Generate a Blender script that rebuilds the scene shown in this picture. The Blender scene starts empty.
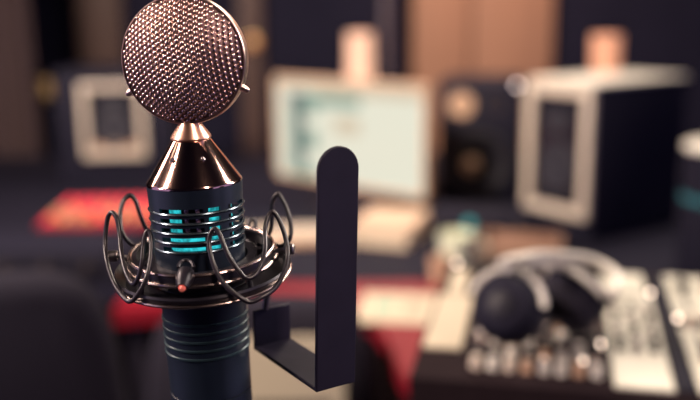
import bpy, bmesh, math, random
from mathutils import Vector, Matrix
random.seed(7)
S = bpy.context.scene
C = S.collection
PI = math.pi
R = math.radians

# ------------------------------------------------------------------ camera
W, H = 700, 400
LENS = 45.0
F = LENS / 36.0 * W
PITCH, ROLL = 12.5, 0.6
CAM = Vector((0, 0, 1.30))
cd = bpy.data.cameras.new('camera'); cam = bpy.data.objects.new('camera', cd); C.objects.link(cam)
cd.lens = LENS; cd.sensor_width = 36.0; cd.clip_start = 0.02
CR = Matrix.Rotation(R(90 - PITCH), 3, 'X') @ Matrix.Rotation(R(-ROLL), 3, 'Z')
cam.matrix_world = Matrix.Translation(CAM) @ CR.to_4x4()
cd.dof.use_dof = True; cd.dof.focus_distance = 0.445; cd.dof.aperture_fstop = 3.0
cd.dof.aperture_blades = 0
S.camera = cam

# ------------------------------------------------------------------ world, lights, exposure
wd = bpy.data.worlds.new('dim_studio'); S.world = wd; wd.use_nodes = True
bg = wd.node_tree.nodes['Background']; bg.inputs[0].default_value = (0.40, 0.33, 0.66, 1); bg.inputs[1].default_value = 0.95

def area(name, loc, target, size, power, col, sy=None, spread=180):
    d = bpy.data.lights.new(name, 'AREA'); d.energy = power; d.color = col; d.size = size
    d.spread = R(spread)
    if sy: d.shape = 'RECTANGLE'; d.size_y = sy
    o = bpy.data.objects.new(name, d); C.objects.link(o); o.location = loc
    o.rotation_euler = (Vector(target) - Vector(loc)).to_track_quat('-Z', 'Y').to_euler()
    return o
area('ceiling_lamp_light', (0.7, 2.5, 2.6), (0.35, 1.3, 0.8), 0.8, 34, (1.0, 0.84, 0.68), 0.4)
area('left_front_fill_light', (-1.3, 0.9, 2.3), (0.0, 2.7, 0.9), 0.5, 43, (1.0, 0.82, 0.68), None, 110)  # added fill, high at left front, to light the speaker frames
area('panel_wash_light', (0.75, 3.55, 2.55), (0.62, 4.2, 1.25), 0.5, 21, (1.0, 0.70, 0.52), 0.15)  # added light out of view, brightens the orange wood panels
area('left_strip_light', (-1.15, 0.32, 1.95), (-0.08, 0.47, 1.3), 0.09, 2.6, (1.0, 0.78, 0.66), 0.7, 55)
area('left_back_strip_light', (-0.95, 0.98, 1.9), (-0.08, 0.47, 1.3), 0.07, 1.1, (1.0, 0.76, 0.64), 0.6, 55)
area('front_strip_light', (0.75, -0.50, 2.35), (-0.08, 0.47, 1.3), 0.16, 2.6, (1.0, 0.76, 0.64), 0.7, 70)
area('right_strip_light', (1.05, 0.98, 1.85), (-0.08, 0.47, 1.3), 0.16, 2.4, (1.0, 0.86, 0.76), 0.7, 55)
S.view_settings.view_transform = 'Standard'; S.view_settings.look = 'None'
S.view_settings.gamma = 1.0; S.view_settings.use_curve_mapping = False
S.view_settings.exposure = 0.0

# ------------------------------------------------------------------ geometry helpers
def ray(px, py):
    v = CR @ Vector(((px - W / 2) / F, (H / 2 - py) / F, -1.0))
    return v
def at(px, py, depth):                 # depth along the view axis
    return CAM + ray(px, py) * depth
def on_y(px, py, y):
    r = ray(px, py); return CAM + r * ((y - CAM.y) / r.y)
def on_z(px, py, z):
    r = ray(px, py); return CAM + r * ((z - CAM.z) / r.z)

class MB:
    def __init__(s): s.v = []; s.f = []; s.m = []
    def add(s, vs, fs, mi=0, mat=None):
        n = len(s.v)
        s.v += [tuple(mat @ Vector(v)) if mat else tuple(v) for v in vs]
        s.f += [tuple(i + n for i in f) for f in fs]; s.m += [mi] * len(fs)
        return s
    def box(s, c, d, mi=0, bev=0.0, mat=None, seg=2):
        if bev <= 0:
            x, y, z = c; a, b, e = d[0] / 2, d[1] / 2, d[2] / 2
            vs = [(x + i * a, y + j * b, z + k * e) for i in (-1, 1) for j in (-1, 1) for k in (-1, 1)]
            fs = [(0, 1, 3, 2), (4, 6, 7, 5), (0, 4, 5, 1), (2, 3, 7, 6), (0, 2, 6, 4), (1, 5, 7, 3)]
            return s.add(vs, fs, mi, mat)
        bm = bmesh.new(); bmesh.ops.create_cube(bm, size=1)
        for v in bm.verts: v.co = Vector((v.co.x * d[0] + c[0], v.co.y * d[1] + c[1], v.co.z * d[2] + c[2]))
        bmesh.ops.bevel(bm, geom=bm.edges[:], offset=bev, segments=seg, affect='EDGES', profile=0.5)
        bm.verts.index_update()
        s.add([v.co.copy() for v in bm.verts], [[v.index for v in f.verts] for f in bm.faces], mi, mat); bm.free()
        return s
    def lathe(s, prof, seg=48, mi=0, mat=None, closed=False):
        vs = []; fs = []; n = len(prof)
        for k in range(seg):
            a = 2 * PI * k / seg
            for r, z in prof: vs.append((r * math.cos(a), r * math.sin(a), z))
        for k in range(seg):
            k2 = (k + 1) % seg
            for i in range(n if closed else n - 1):
                j = (i + 1) % n
                fs.append((k * n + i, k2 * n + i, k2 * n + j, k * n + j))
        return s.add(vs, fs, mi, mat)
    def tube(s, pts, r, seg=10, closed=False, mi=0, mat=None, smooth=0):
        pts = [Vector(p) for p in pts]
        if smooth: pts = catmull(pts, smooth, closed)
        n = len(pts); vs = []; fs = []
        up = None
        for i, p in enumerate(pts):
            if closed: t = pts[(i + 1) % n] - pts[i - 1]
            else: t = pts[min(i + 1, n - 1)] - pts[max(i - 1, 0)]
            t.normalize()
            if up is None:
                up = t.orthogonal().normalized()
            up = (up - t * up.dot(t)).normalized(); b = t.cross(up)
            rr = r[i] if isinstance(r, (list, tuple)) else r
            for k in range(seg):
                a = 2 * PI * k / seg
                vs.append(p + (up * math.cos(a) + b * math.sin(a)) * rr)
        for i in range(n if closed else n - 1):
            j = (i + 1) % n
            off = 0
            if closed and j == 0:
                d0 = [(vs[k] - vs[(n - 1) * seg]).length for k in range(seg)]; off = d0.index(min(d0))
            for k in range(seg):
                k2 = (k + 1) % seg
                fs.append((i * seg + k, i * seg + k2, j * seg + (k2 + off) % seg, j * seg + (k + off) % seg))
        if not closed:
            fs.append(tuple(range(seg))[::-1]); fs.append(tuple((n - 1) * seg + k for k in range(seg)))
        return s.add(vs, fs, mi, mat)
    def prism(s, poly, z0, z1, mi=0, mat=None):
        n = len(poly)
        vs = [(x, y, z0) for x, y in poly] + [(x, y, z1) for x, y in poly]
        fs = [tuple(range(n))[::-1], tuple(range(n, 2 * n))] + [(i, (i + 1) % n, n + (i + 1) % n, n + i) for i in range(n)]
        return s.add(vs, fs, mi, mat)
    def ball(s, c, r, mi=0, seg=16, rings=8, mat=None):
        rx, ry, rz = r if isinstance(r, (tuple, list)) else (r, r, r)
        vs = [(c[0], c[1], c[2] + rz)]
        for i in range(1, rings):
            t = PI * i / rings
            for k in range(seg):
                a = 2 * PI * k / seg
                vs.append((c[0] + rx * math.sin(t) * math.cos(a), c[1] + ry * math.sin(t) * math.sin(a), c[2] + rz * math.cos(t)))
        vs.append((c[0], c[1], c[2] - rz)); fs = []
        for k in range(seg):
            fs.append((0, 1 + k, 1 + (k + 1) % seg)); b = 1 + (rings - 2) * seg
            fs.append((b + (k + 1) % seg, b + k, len(vs) - 1))
        for i in range(rings - 2):
            for k in range(seg):
                a0 = 1 + i * seg; k2 = (k + 1) % seg
                fs.append((a0 + k, a0 + seg + k, a0 + seg + k2, a0 + k2))
        return s.add(vs, fs, mi, mat)
    def build(s, name, mats, parent=None, smooth=35):
        me = bpy.data.meshes.new(name); me.from_pydata(s.v, [], s.f)
        if not isinstance(mats, (list, tuple)): mats = [mats]
        for m in mats: me.materials.append(m)
        me.polygons.foreach_set('material_index', s.m)
        bm = bmesh.new(); bm.from_mesh(me); bmesh.ops.recalc_face_normals(bm, faces=bm.faces[:])
        if smooth:
            ang = R(smooth)
            for f in bm.faces: f.smooth = True
            for e in bm.edges:
                if len(e.link_faces) != 2 or e.calc_face_angle(0) > ang: e.smooth = False
        bm.to_mesh(me); bm.free()
        o = bpy.data.objects.new(name, me); C.objects.link(o)
        if parent: o.parent = parent
        return o
def catmull(P, k, closed):
    n = len(P); out = []
    for i in range(n if closed else n - 1):
        g = (lambda j: P[j % n]) if closed else (lambda j: P[max(0, min(n - 1, j))])
        p0, p1, p2, p3 = g(i - 1), g(i), g(i + 1), g(i + 2)
        for q in range(k):
            t = q / k
            out.append(0.5 * ((2 * p1) + (p2 - p0) * t + (2 * p0 - 5 * p1 + 4 * p2 - p3) * t * t + (3 * p1 - p0 - 3 * p2 + p3) * t ** 3))
    if not closed: out.append(P[-1])
    return out

def tag(o, label, cat, group=None, kind=None):
    o['label'] = label; o['category'] = cat
    if group: o['group'] = group
    if kind: o['kind'] = kind
    return o
def thing(name, label, cat, loc=(0, 0, 0), rz=0, group=None):
    o = bpy.data.objects.new(name, None); C.objects.link(o); o.empty_display_size = 0.05
    o.location = loc; o.rotation_euler = (0, 0, rz)
    return tag(o, label, cat, group)
def struct(o): o['kind'] = 'structure'; return o
def copy_part(o, parent, loc=None):
    c = o.copy(); C.objects.link(c); c.parent = parent
    if loc is not None: c.location = loc
    return c

# ------------------------------------------------------------------ materials
def mat(name, col, rough=0.5, metal=0.0, noise=0.0, nscale=40.0, bump=0.0, emit=None, estr=0.0, coat=0.0, trans=0.0, stretch=None, spec=None):
    m = bpy.data.materials.new(name); m.use_nodes = True
    nt = m.node_tree; b = nt.nodes['Principled BSDF']
    b.inputs['Base Color'].default_value = (*col, 1); b.inputs['Roughness'].default_value = rough
    b.inputs['Metallic'].default_value = metal
    if spec is not None: b.inputs['Specular IOR Level'].default_value = spec
    if coat: b.inputs['Coat Weight'].default_value = coat; b.inputs['Coat Roughness'].default_value = 0.15
    if trans: b.inputs['Transmission Weight'].default_value = trans
    if emit: b.inputs['Emission Color'].default_value = (*emit, 1); b.inputs['Emission Strength'].default_value = estr
    tc = nt.nodes.new('ShaderNodeTexCoord'); nz = nt.nodes.new('ShaderNodeTexNoise'); nz.inputs['Scale'].default_value = nscale
    nz.inputs['Detail'].default_value = 4
    if stretch:
        mp = nt.nodes.new('ShaderNodeMapping'); mp.inputs['Scale'].default_value = stretch
        nt.links.new(tc.outputs['Object'], mp.inputs[0]); nt.links.new(mp.outputs[0], nz.inputs['Vector'])
    else: nt.links.new(tc.outputs['Object'], nz.inputs['Vector'])
    if noise:
        mx = nt.nodes.new('ShaderNodeMix'); mx.data_type = 'RGBA'
        mx.inputs[6].default_value = (*[c * (1 - noise) for c in col], 1)
        mx.inputs[7].default_value = (*[min(1, c * (1 + noise)) for c in col], 1)
        nt.links.new(nz.outputs['Fac'], mx.inputs[0]); nt.links.new(mx.outputs[2], b.inputs['Base Color'])
    if bump:
        bp = nt.nodes.new('ShaderNodeBump'); bp.inputs['Strength'].default_value = bump; bp.inputs['Distance'].default_value = 0.002
        nt.links.new(nz.outputs['Fac'], bp.inputs['Height']); nt.links.new(bp.outputs[0], b.inputs['Normal'])
    return m
M = dict(
    rose=mat('rose_gold', (0.82, 0.58, 0.50), 0.26, 1.0, 0.12, 300),
    rosedark=mat('grille_inner', (0.17, 0.10, 0.10), 0.45, 0.8, 0.2, 200),
    rim=mat('rim_metal', (0.80, 0.60, 0.52), 0.28, 1.0, 0.1, 120),
    copper=mat('copper_neck', (0.80, 0.46, 0.34), 0.3, 1.0, 0.12, 90),
    cone=mat('polished_copper', (0.74, 0.46, 0.39), 0.10, 1.0, 0.06, 60),
    enamel=mat('navy_enamel', (0.010, 0.016, 0.030), 0.36, 0.0, 0.25, 80, 0.03),
    enamel_ring=mat('navy_ring', (0.12, 0.16, 0.19), 0.22, 0.85, 0.1, 80),
    lower_ring=mat('dark_teal_ring', (0.03, 0.055, 0.07), 0.3, 0.5, 0.1, 80),
    tealglow=mat('teal_tube_glow', (0.02, 0.25, 0.26), 0.3, 0, emit=(0.03, 0.56, 0.62), estr=0.85),
    tealwire=mat('wire_dull', (0.02, 0.16, 0.18), 0.4, 0.5),
    darkin=mat('dark_inside', (0.010, 0.010, 0.018), 0.6, 0, 0.3, 150),
    tubeglass=mat('valve_glass', (0.30, 0.20, 0.30), 0.12, 0.2, 0.2, 200),
    blackmetal=mat('black_metal', (0.022, 0.019, 0.028), 0.34, 0.35, 0.2, 100, 0.03),
    gunmetal=mat('gun_metal', (0.30, 0.25, 0.25), 0.27, 0.9, 0.15, 100),
    wire=mat('ring_wire_metal', (0.50, 0.39, 0.36), 0.24, 1.0, 0.15, 100),
    band=mat('black_cord', (0.018, 0.014, 0.02), 0.3, 0.0, 0.2, 300),
    plate=mat('black_plate', (0.019, 0.016, 0.031), 0.45, 0.0, 0.3, 60, 0.05, spec=0.25),
    redled=mat('red_led', (0.5, 0.08, 0.06), 0.2, 0, emit=(1.0, 0.22, 0.16), estr=0.25),
    steel=mat('steel', (0.55, 0.50, 0.50), 0.3, 1.0, 0.1, 90),
    black=mat('black_vinyl', (0.014, 0.013, 0.026), 0.7, 0, 0.25, 60, 0.05, spec=0.15),
    blackgloss=mat('black_gloss', (0.018, 0.017, 0.026), 0.22, 0, 0.2, 60),
    cream=mat('cream_trim', (0.70, 0.60, 0.50), 0.5, 0, 0.06, 20),
    grey=mat('chair_cloth', (0.026, 0.023, 0.036), 0.85, 0, 0.25, 250, 0.2, spec=0.15),
    red=mat('red_lacquer', (0.25, 0.009, 0.022), 0.38, 0, 0.12, 8),
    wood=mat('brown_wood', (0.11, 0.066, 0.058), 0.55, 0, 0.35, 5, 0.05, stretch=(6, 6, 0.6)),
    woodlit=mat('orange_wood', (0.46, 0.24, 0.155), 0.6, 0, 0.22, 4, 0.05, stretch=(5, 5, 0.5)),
    traywood=mat('tray_wood', (0.30, 0.17, 0.12), 0.5, 0, 0.2, 10, stretch=(6, 1, 1)),
    bookpeach=mat('book_cover', (0.74, 0.52, 0.38), 0.6, 0, 0.06, 20),
    wall=mat('dark_wall', (0.018, 0.017, 0.036), 0.8, 0, 0.2, 6, spec=0.1),
    floor=mat('dark_floor', (0.05, 0.035, 0.04), 0.55, 0, 0.3, 3, stretch=(8, 1, 1)),
    curtain=mat('brown_curtain', (0.085, 0.052, 0.054), 0.85, 0, 0.2, 30, 0.1),
    paper=mat('cream_paper', (0.66, 0.57, 0.43), 0.75, 0, 0.05, 12),
    ink=mat('ink', (0.06, 0.05, 0.05), 0.8),
    green=mat('green_print', (0.14, 0.50, 0.38), 0.7),
    white=mat('white_plastic', (0.82, 0.78, 0.70), 0.35, 0, 0.05, 20),
    panel=mat('mixer_panel', (0.020, 0.012, 0.015), 0.85, 0.0, 0.25, 60, spec=0.1),
    whitepanel=mat('mixer_white_panel', (0.78, 0.76, 0.64), 0.4, 0.0, 0.12, 30),
    tan=mat('tan_plastic', (0.62, 0.40, 0.27), 0.45, 0, 0.1, 30),
    celadon=mat('celadon_glaze', (0.78, 0.82, 0.64), 0.25, 0, 0.1, 30),
    shade=mat('peach_lampshade', (0.75, 0.50, 0.38), 0.7, 0, 0.06, 30, emit=(1.0, 0.52, 0.34), estr=0.5),
    cup=mat('terracotta_glass', (0.66, 0.34, 0.22), 0.45, 0, 0.08, 20, emit=(1.0, 0.44, 0.27), estr=0.24),
    screenlit=mat('screen_white', (0.02, 0.02, 0.02), 0.3, emit=(0.86, 0.85, 0.69), estr=0.9),
    screencream=mat('screen_cream', (0.02, 0.02, 0.02), 0.3, emit=(0.86, 0.72, 0.52), estr=0.75),
    screenmint=mat('screen_mint', (0.02, 0.02, 0.02), 0.3, emit=(0.42, 0.62, 0.50), estr=0.6),
    screendark=mat('screen_dark', (0.02, 0.02, 0.02), 0.3, emit=(0.20, 0.24, 0.23), estr=0.6),
    tealled=mat('teal_led', (0.02, 0.2, 0.2), 0.3, emit=(0.10, 0.55, 0.55), estr=0.6),
    tealdim=mat('teal_ring', (0.02, 0.10, 0.12), 0.4, emit=(0.08, 0.42, 0.48), estr=0.14),
    whiteled=mat('white_led', (0.5, 0.4, 0.4), 0.3, emit=(1.0, 0.80, 0.74), estr=9.0),
    warmglint=mat('warm_glint', (0.5, 0.4, 0.3), 0.3, emit=(1.0, 0.76, 0.60), estr=6.0),
    amber=mat('amber_light', (0.6, 0.3, 0.1), 0.3, emit=(1.0, 0.40, 0.20), estr=0.45),
    redlit=mat('red_light', (0.5, 0.03, 0.05), 0.3, emit=(1.0, 0.07, 0.10), estr=1.2),
    brass=mat('brass', (0.40, 0.28, 0.13), 0.35, 0.9, 0.1, 30),
    cone_paper=mat('woofer_paper', (0.022, 0.021, 0.034), 0.6, 0, 0.2, 100),
)

# the glow of the valve is uneven
nt_ = M['tealglow'].node_tree; nz_ = [n for n in nt_.nodes if n.type == 'TEX_NOISE'][0]; nz_.inputs['Scale'].default_value = 260; nz_.inputs['Detail'].default_value = 2
mr_ = nt_.nodes.new('ShaderNodeMapRange'); mr_.inputs[1].default_value = 0.36; mr_.inputs[2].default_value = 0.66; mr_.inputs[3].default_value = 0.35; mr_.inputs[4].default_value = 1.25
nt_.links.new(nz_.outputs['Fac'], mr_.inputs[0]); nt_.links.new(mr_.outputs[0], nt_.nodes['Principled BSDF'].inputs['Emission Strength'])

# ------------------------------------------------------------------ setting
struct(MB().box((0, 1.6, -0.05), (6.4, 7.2, 0.1)).build('floor', M['floor']))
struct(MB().box((0, 4.25, 1.5), (6.4, 0.1, 3.0)).build('wall_back', M['wall']))
struct(MB().box((-3.25, 2.95, 1.5), (0.1, 2.7, 3.0)).build('wall_left', M['wall']))
struct(MB().box((3.25, 2.95, 1.5), (0.1, 2.7, 3.0)).build('wall_right', M['wall']))
struct(MB().box((0, -2.05, 1.5), (6.4, 0.1, 3.0)).build('wall_front', M['wall']))
struct(MB().box((0, 1.1, 3.05), (6.6, 6.4, 0.1)).build('ceiling', M['wall']))

def wall_panel(px0, px1, z0, z1, m, label, y=4.2, th=0.06, name='acoustic_panel', group=None):
    y -= 0.004; a = on_y(px0, 40, y - th).x; b = on_y(px1, 40, y - th).x
    o = MB().box(((a + b) / 2, y - th / 2, (z0 + z1) / 2), (b - a, th, z1 - z0), bev=0.008).build(name, m)
    return tag(o, label, 'panel', group)
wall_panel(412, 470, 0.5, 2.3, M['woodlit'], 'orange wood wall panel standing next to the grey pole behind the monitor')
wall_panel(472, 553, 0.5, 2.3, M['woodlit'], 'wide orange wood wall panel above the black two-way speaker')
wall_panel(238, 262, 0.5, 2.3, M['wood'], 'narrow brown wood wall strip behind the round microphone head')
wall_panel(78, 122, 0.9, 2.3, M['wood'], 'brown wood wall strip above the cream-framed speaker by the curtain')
# pole
p = on_y(386, 40, 3.95); o = thing('light_stand', 'slim grey metal pole standing between lamp and orange wood panel', 'stand', (p.x, 3.95, 0))
MB().tube([(0, 0, 0.03), (0, 0, 2.2)], 0.03, 16).build('pole', M['gunmetal'], o)
MB().lathe([(0, 0), (0.15, 0), (0.15, 0.015), (0.03, 0.035), (0, 0.035)], 32).build('base', M['blackmetal'], o)
# curtain at left
def curtain(px0, px1, y, label, m):
    a = on_y(px0, 100, y).x; b = on_y(px1, 100, y).x; n = int((b - a) / 0.012); mb = MB(); vs = []; fs = []
    for i in range(n + 1):
        x = a + (b - a) * i / n; dy = 0.035 * math.sin(i * 0.55) + 0.012 * math.sin(i * 0.23 + 1)
        for t in (0, 0.012):
            for z in (0.01, 2.4): vs.append((x, y + dy + t, z))
    for i in range(n):
        k = 4 * i
        fs += [(k, k + 4, k + 5, k + 1), (k + 2, k + 3, k + 7, k + 6), (k, k + 2, k + 6, k + 4), (k + 1, k + 5, k + 7, k + 3)]
    mb.add(vs, fs + [(0, 1, 3, 2), (4 * n, 4 * n + 2, 4 * n + 3, 4 * n + 1)])
    return tag(mb.build('curtain', m, smooth=60), label, 'curtain')
curtain(-90, 40, 3.55, 'brown pleated curtain hanging beside the brass wall lamp', M['curtain'])
# brass wall sconce
p = on_y(43, 92, 4.12); o = thing('wall_sconce', 'small dim brass wall lamp between the curtain and cream-framed speaker', 'lamp', (p.x, 4.2, p.z))
MB().lathe([(0, 0), (0.05, 0), (0.05, 0.015), (0, 0.02)], 24, mat=Matrix.Rotation(R(90), 4, 'X')).build('back_plate', M['brass'], o)
MB().tube([(0, -0.01, 0), (0, -0.07, 0.0), (0, -0.08, 0.03)], 0.008, 8).build('arm', M['brass'], o)
MB().lathe([(0, 0.10), (0.05, 0.09), (0.07, 0.02), (0.066, 0.02), (0.045, 0.085), (0, 0.095)], 24, mat=Matrix.Translation((0, -0.08, -0.03))).build('shade', M['brass'], o)

# ------------------------------------------------------------------ red desk
DZ = 0.72
curve = catmull([Vector(v) for v in ((-0.47, 1.64, 0), (-0.35, 1.66, 0), (-0.10, 1.68, 0), (0.02, 1.60, 0), (0.062, 1.48, 0), (0.080, 1.33, 0), (0.105, 1.275, 0), (0.14, 1.262, 0))], 6, False)
outline = [(-0.47, 1.80)] + [(v.x, v.y) for v in curve] + [(0.215, 1.262), (0.215, 1.80)]
dk = thing('red_table', 'red lacquered table with a curved front edge, set against the dark desk', 'table', (-0.2, 1.7, 0))
MB().prism([(x + 0.2, y - 1.7) for x, y in outline], DZ - 0.035, DZ).build('tabletop', M['red'], dk)
for x, y in ((-0.43, 1.69), (-0.43, 1.76), (0.18, 1.30), (0.18, 1.76)):
    MB().box((x + 0.2, y - 1.7, (DZ - 0.035) / 2), (0.04, 0.04, DZ - 0.035), bev=0.004).build('leg', M['blackmetal'], dk)
dk = thing('studio_desk', 'large dark L-shaped studio desk carrying speakers and monitor', 'desk', (0, 2.6, 0))
ol = [(-2.1, 3.5), (-2.1, 1.805), (0.22, 1.805), (0.22, 1.262), (1.75, 1.262), (1.75, 3.5)]
MB().prism([(x, y - 2.6) for x, y in ol], DZ - 0.045, DZ).build('desktop', M['black'], dk)
for x, y in ((-2.0, 1.98), (-2.0, 3.4), (1.65, 1.36), (1.65, 3.4), (0.30, 1.36)):
    MB().box((x, y - 2.6, (DZ - 0.045) / 2), (0.07, 0.07, DZ - 0.045), bev=0.006).build('leg', M['blackmetal'], dk)

# ------------------------------------------------------------------ loudspeakers
def face_point(px, py, z=None, d=None): return at(px, py, d)

def framed_speaker(center, rz, w, h, dep, fw, fh, label, fb=0.025, name='studio_speaker'):
    """front faces local -Y; center = bottom centre of front face"""
    t = thing(name, label, 'speaker', center, rz)
    MB().box((0, dep / 2, h / 2), (w, dep, h), bev=0.008).build('cabinet', M['black'], t)
    zc = h * 0.57; b = fb
    fr = MB()
    for sx in (-1, 1): fr.box((sx * (fw / 2 - b / 2), -0.006, zc), (b, 0.022, fh), bev=0.004)
    for sz in (-1, 1): fr.box((0, -0.006, zc + sz * (fh / 2 - b / 2)), (fw - 2 * b + 0.002, 0.022, b), bev=0.004)
    fr.build('front_frame', M['cream'], t)
    MB().box((0, 0.0, zc), (fw - 2 * b, 0.008, fh - 2 * b)).build('baffle', M['blackgloss'], t)
    rr = (fw - 2 * b) * 0.40
    rot = Matrix.Translation((0, -0.004, zc - fh * 0.12)) @ Matrix.Rotation(R(90), 4, 'X')
    wf = MB().lathe([(rr, 0), (rr, 0.008), (rr * 0.85, 0.010), (rr * 0.8, 0.004), (rr * 0.3, -0.0), (rr * 0.28, 0.006), (0, 0.012)], 32, mat=rot).build('woofer', M['cone_paper'], t)
    rot2 = Matrix.Translation((0, -0.004, zc + fh * 0.24)) @ Matrix.Rotation(R(90), 4, 'X')
    MB().lathe([(rr * .45, 0), (rr * .45, 0.006), (rr * .2, 0.002), (0, 0.008)], 24, mat=rot2).build('tweeter', M['cone_paper'], t)
    return t
# right big one: left bottom corner of its front frame near px(524,210)
a = on_z(524, 226, DZ + 0.002); ang = R(-55)
w_ = 0.222
right_spk = framed_speaker((a.x + math.cos(ang) * w_ / 2 , a.y + math.sin(ang) * w_ / 2, DZ + 0.001), ang, w_, 0.386, 0.36, 0.210, 0.325, 'large black studio speaker with cream front frame and pale top, beside the cylinder gadget')
MB().box((0, 0.18, 0.3905), (w_, 0.36, 0.009), bev=0.003).build('top_panel', M['white'], right_spk)
a = on_z(118, 184, DZ + 0.002)
left_spk = framed_speaker((a.x, a.y, DZ + 0.001), R(4), 0.38, 0.38, 0.34, 0.208, 0.246, 'black studio speaker with square cream front frame near the curtain', 0.021)
MB().box((0, -0.008, 0.128), (0.15, 0.006, 0.018), bev=0.002).build('badge', M['tan'], left_spk)

# black two-way speaker
a = on_z(478, 203, DZ + 0.002)
t = thing('black_speaker', 'plain black two-way speaker with round woofer beneath the orange wood panel', 'speaker', (a.x, a.y, DZ + 0.001), R(-12))
MB().box((0, 0.15, 0.18), (0.245, 0.30, 0.36), bev=0.01).build('cabinet', M['black'], t)
rot = Matrix.Translation((0, 0.0, 0.125)) @ Matrix.Rotation(R(90), 4, 'X')
wf = MB().lathe([(0.095, 0), (0.095, 0.008), (0.085, 0.012), (0.075, 0.004), (0.03, -0.001), (0.028, 0.008), (0, 0.018)], 40, mat=rot).build('woofer', M['cone_paper'], t)
MB().lathe([(0.104, 0.0), (0.104, 0.006), (0.097, 0.006), (0.097, 0)], 40, mat=rot).build('woofer_trim', M['blackgloss'], wf)
MB().ball((-0.02, -0.012, 0.115), (0.026, 0.012, 0.026), seg=20).build('woofer_glint', M['tan'], wf)  # tan bead set off-centre as a painted highlight on the woofer cone
rot = Matrix.Translation((-0.055, 0.0, 0.295)) @ Matrix.Rotation(R(90), 4, 'X')
tw = MB().lathe([(0.036, 0), (0.036, 0.006), (0.026, 0.004), (0.018, 0.004), (0, 0.014)], 32, mat=rot).build('tweeter', M['tan'], t)  # tan colour stands in for the highlight on this tweeter
rot = Matrix.Translation((0.045, 0.0, 0.30)) @ Matrix.Rotation(R(90), 4, 'X')
MB().lathe([(0.024, 0), (0.024, 0.004), (0.018, 0.004), (0.016, -0.001), (0, -0.001)], 24, mat=rot).build('bass_port', M['gunmetal'], t)
MB().ball((0.104, -0.004, 0.352), (0.0045, 0.003, 0.0045), seg=10, rings=6).build('power_light', M['whiteled'], t)

# ------------------------------------------------------------------ monitor
pl = at(276, 130, 2.70); pr = at(427, 140, 2.32)
mid = (pl + pr) / 2; ang = math.atan2(pr.y - pl.y, pr.x - pl.x); mw = math.hypot(pr.x - pl.x, pr.y - pl.y); mh = 0.31
mz0 = mid.z - mh / 2
t = thing('computer_monitor', 'wide computer monitor with pale mint lit screen and light frame on the desk', 'monitor', (mid.x, mid.y, DZ + 0.001), ang)
zb = mz0 - DZ
fr = MB(); b = 0.011
fr.box((0, 0.012, zb + mh / 2), (mw, 0.022, mh), bev=0.004)
for sx in (-1, 1): fr.box((sx * (mw / 2 - b / 2), -0.001, zb + mh / 2), (b, 0.008, mh), bev=0.002)
for sz in (0, 1): fr.box((0, -0.001, zb + (mh - b / 2 if sz else b / 2)), (mw, 0.008, b), bev=0.002)
fr.build('frame', M['tan'], t)
# screen: a lit picture cut into panes of an editing program
sw, sh = mw - 2 * b, mh - 2 * b
sc = MB()
cols = [0, .09, .13, .20, .30, .42, .60, .80, 1.0]; rows = [0, .12, .30, .50, .66, .76, .88, .93, 1.0]
def pane(i, j):
    x = (cols[i] + cols[i + 1]) / 2; y = (rows[j] + rows[j + 1]) / 2
    if y > .93: return 1
    if y > .88: return 0 if x < .3 else 1
    if .76 < y < .88: return 2 if .2 < x < .60 else (3 if .09 < x < .20 else 0)
    if .09 < x < .13: return 2
    if .13 < x < .20: return 3 if y > .2 else 2
    if .20 < x < .30: return 0 if j % 2 else 2
    if .42 < x < .60 and .5 < y < .66: return 1
    return 0
for i in range(len(cols) - 1):
    for j in range(len(rows) - 1):
        x0, x1 = [-sw / 2 + sw * cols[i + k] for k in (0, 1)]; z0, z1 = [zb + b + sh * rows[j + k] for k in (0, 1)]
        sc.add([(x0, -0.0015, z0), (x1, -0.0015, z0), (x1, -0.0015, z1), (x0, -0.0015, z1)], [(0, 1, 2, 3)], pane(i, j))
sc.build('screen', [M['screenlit'], M['screencream'], M['screenmint'], M['screendark']], t, smooth=0)
MB().box((0, 0.045, (zb + 0.15) / 2 + 0.01), (0.12, 0.02, zb + 0.15), bev=0.004).build('stand_neck', M['gunmetal'], t)
MB().box((0, 0.05, 0.006), (0.20, 0.18, 0.012), bev=0.004).build('stand_foot', M['gunmetal'], t)

# ------------------------------------------------------------------ lamp behind monitor, candle cup on speaker
lp = at(360, 50, 3.05); 
t = thing('table_lamp', 'peach cylinder table lamp glowing behind the computer monitor', 'lamp', (lp.x, lp.y, DZ + 0.001))
MB().lathe([(0, 0), (0.07, 0), (0.07, 0.012), (0.015, 0.03), (0, 0.03)], 32).build('base', M['blackmetal'], t)
zt = at(360, 33, 3.05).z - DZ
MB().tube([(0, 0, 0.02), (0, 0, zt - 0.05)], 0.008, 12).build('pole', M['brass'], t)
MB().lathe([(0.050, zt - 0.22), (0.045, zt), (0.042, zt), (0.047, zt - 0.22)], 40, closed=True).build('lamp_shade', M['shade'], t)
MB().ball((0, 0, zt - 0.10), 0.025).build('bulb', M['amber'], t)

spz = DZ + 0.397
c = on_z(605, 71, spz)
t = thing('candle_cup', 'terracotta coloured candle glass standing on the large black speaker', 'candle holder', (c.x, c.y, spz + 0.0005))
MB().lathe([(0, 0), (0.038, 0), (0.042, 0.098), (0.039, 0.098), (0.036, 0.01), (0, 0.01)], 40).build('glass', M['cup'], t)
MB().lathe([(0, 0.011), (0.0355, 0.011), (0.038, 0.080), (0, 0.082)], 32).build('candle_wax', M['cup'], t)

# ------------------------------------------------------------------ gear on the desk
def knob_mesh(r=0.006, h=0.012):
    return MB().lathe([(r * 1.15, 0), (r * 1.15, h * 0.2), (r, h * 0.3), (r * 0.9, h), (0, h)], 12)
def place(o, px, py, z, rz=0):
    p = on_z(px, py, z); o.location = (p.x, p.y, z); o.rotation_euler = (0, 0, rz); return p

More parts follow.
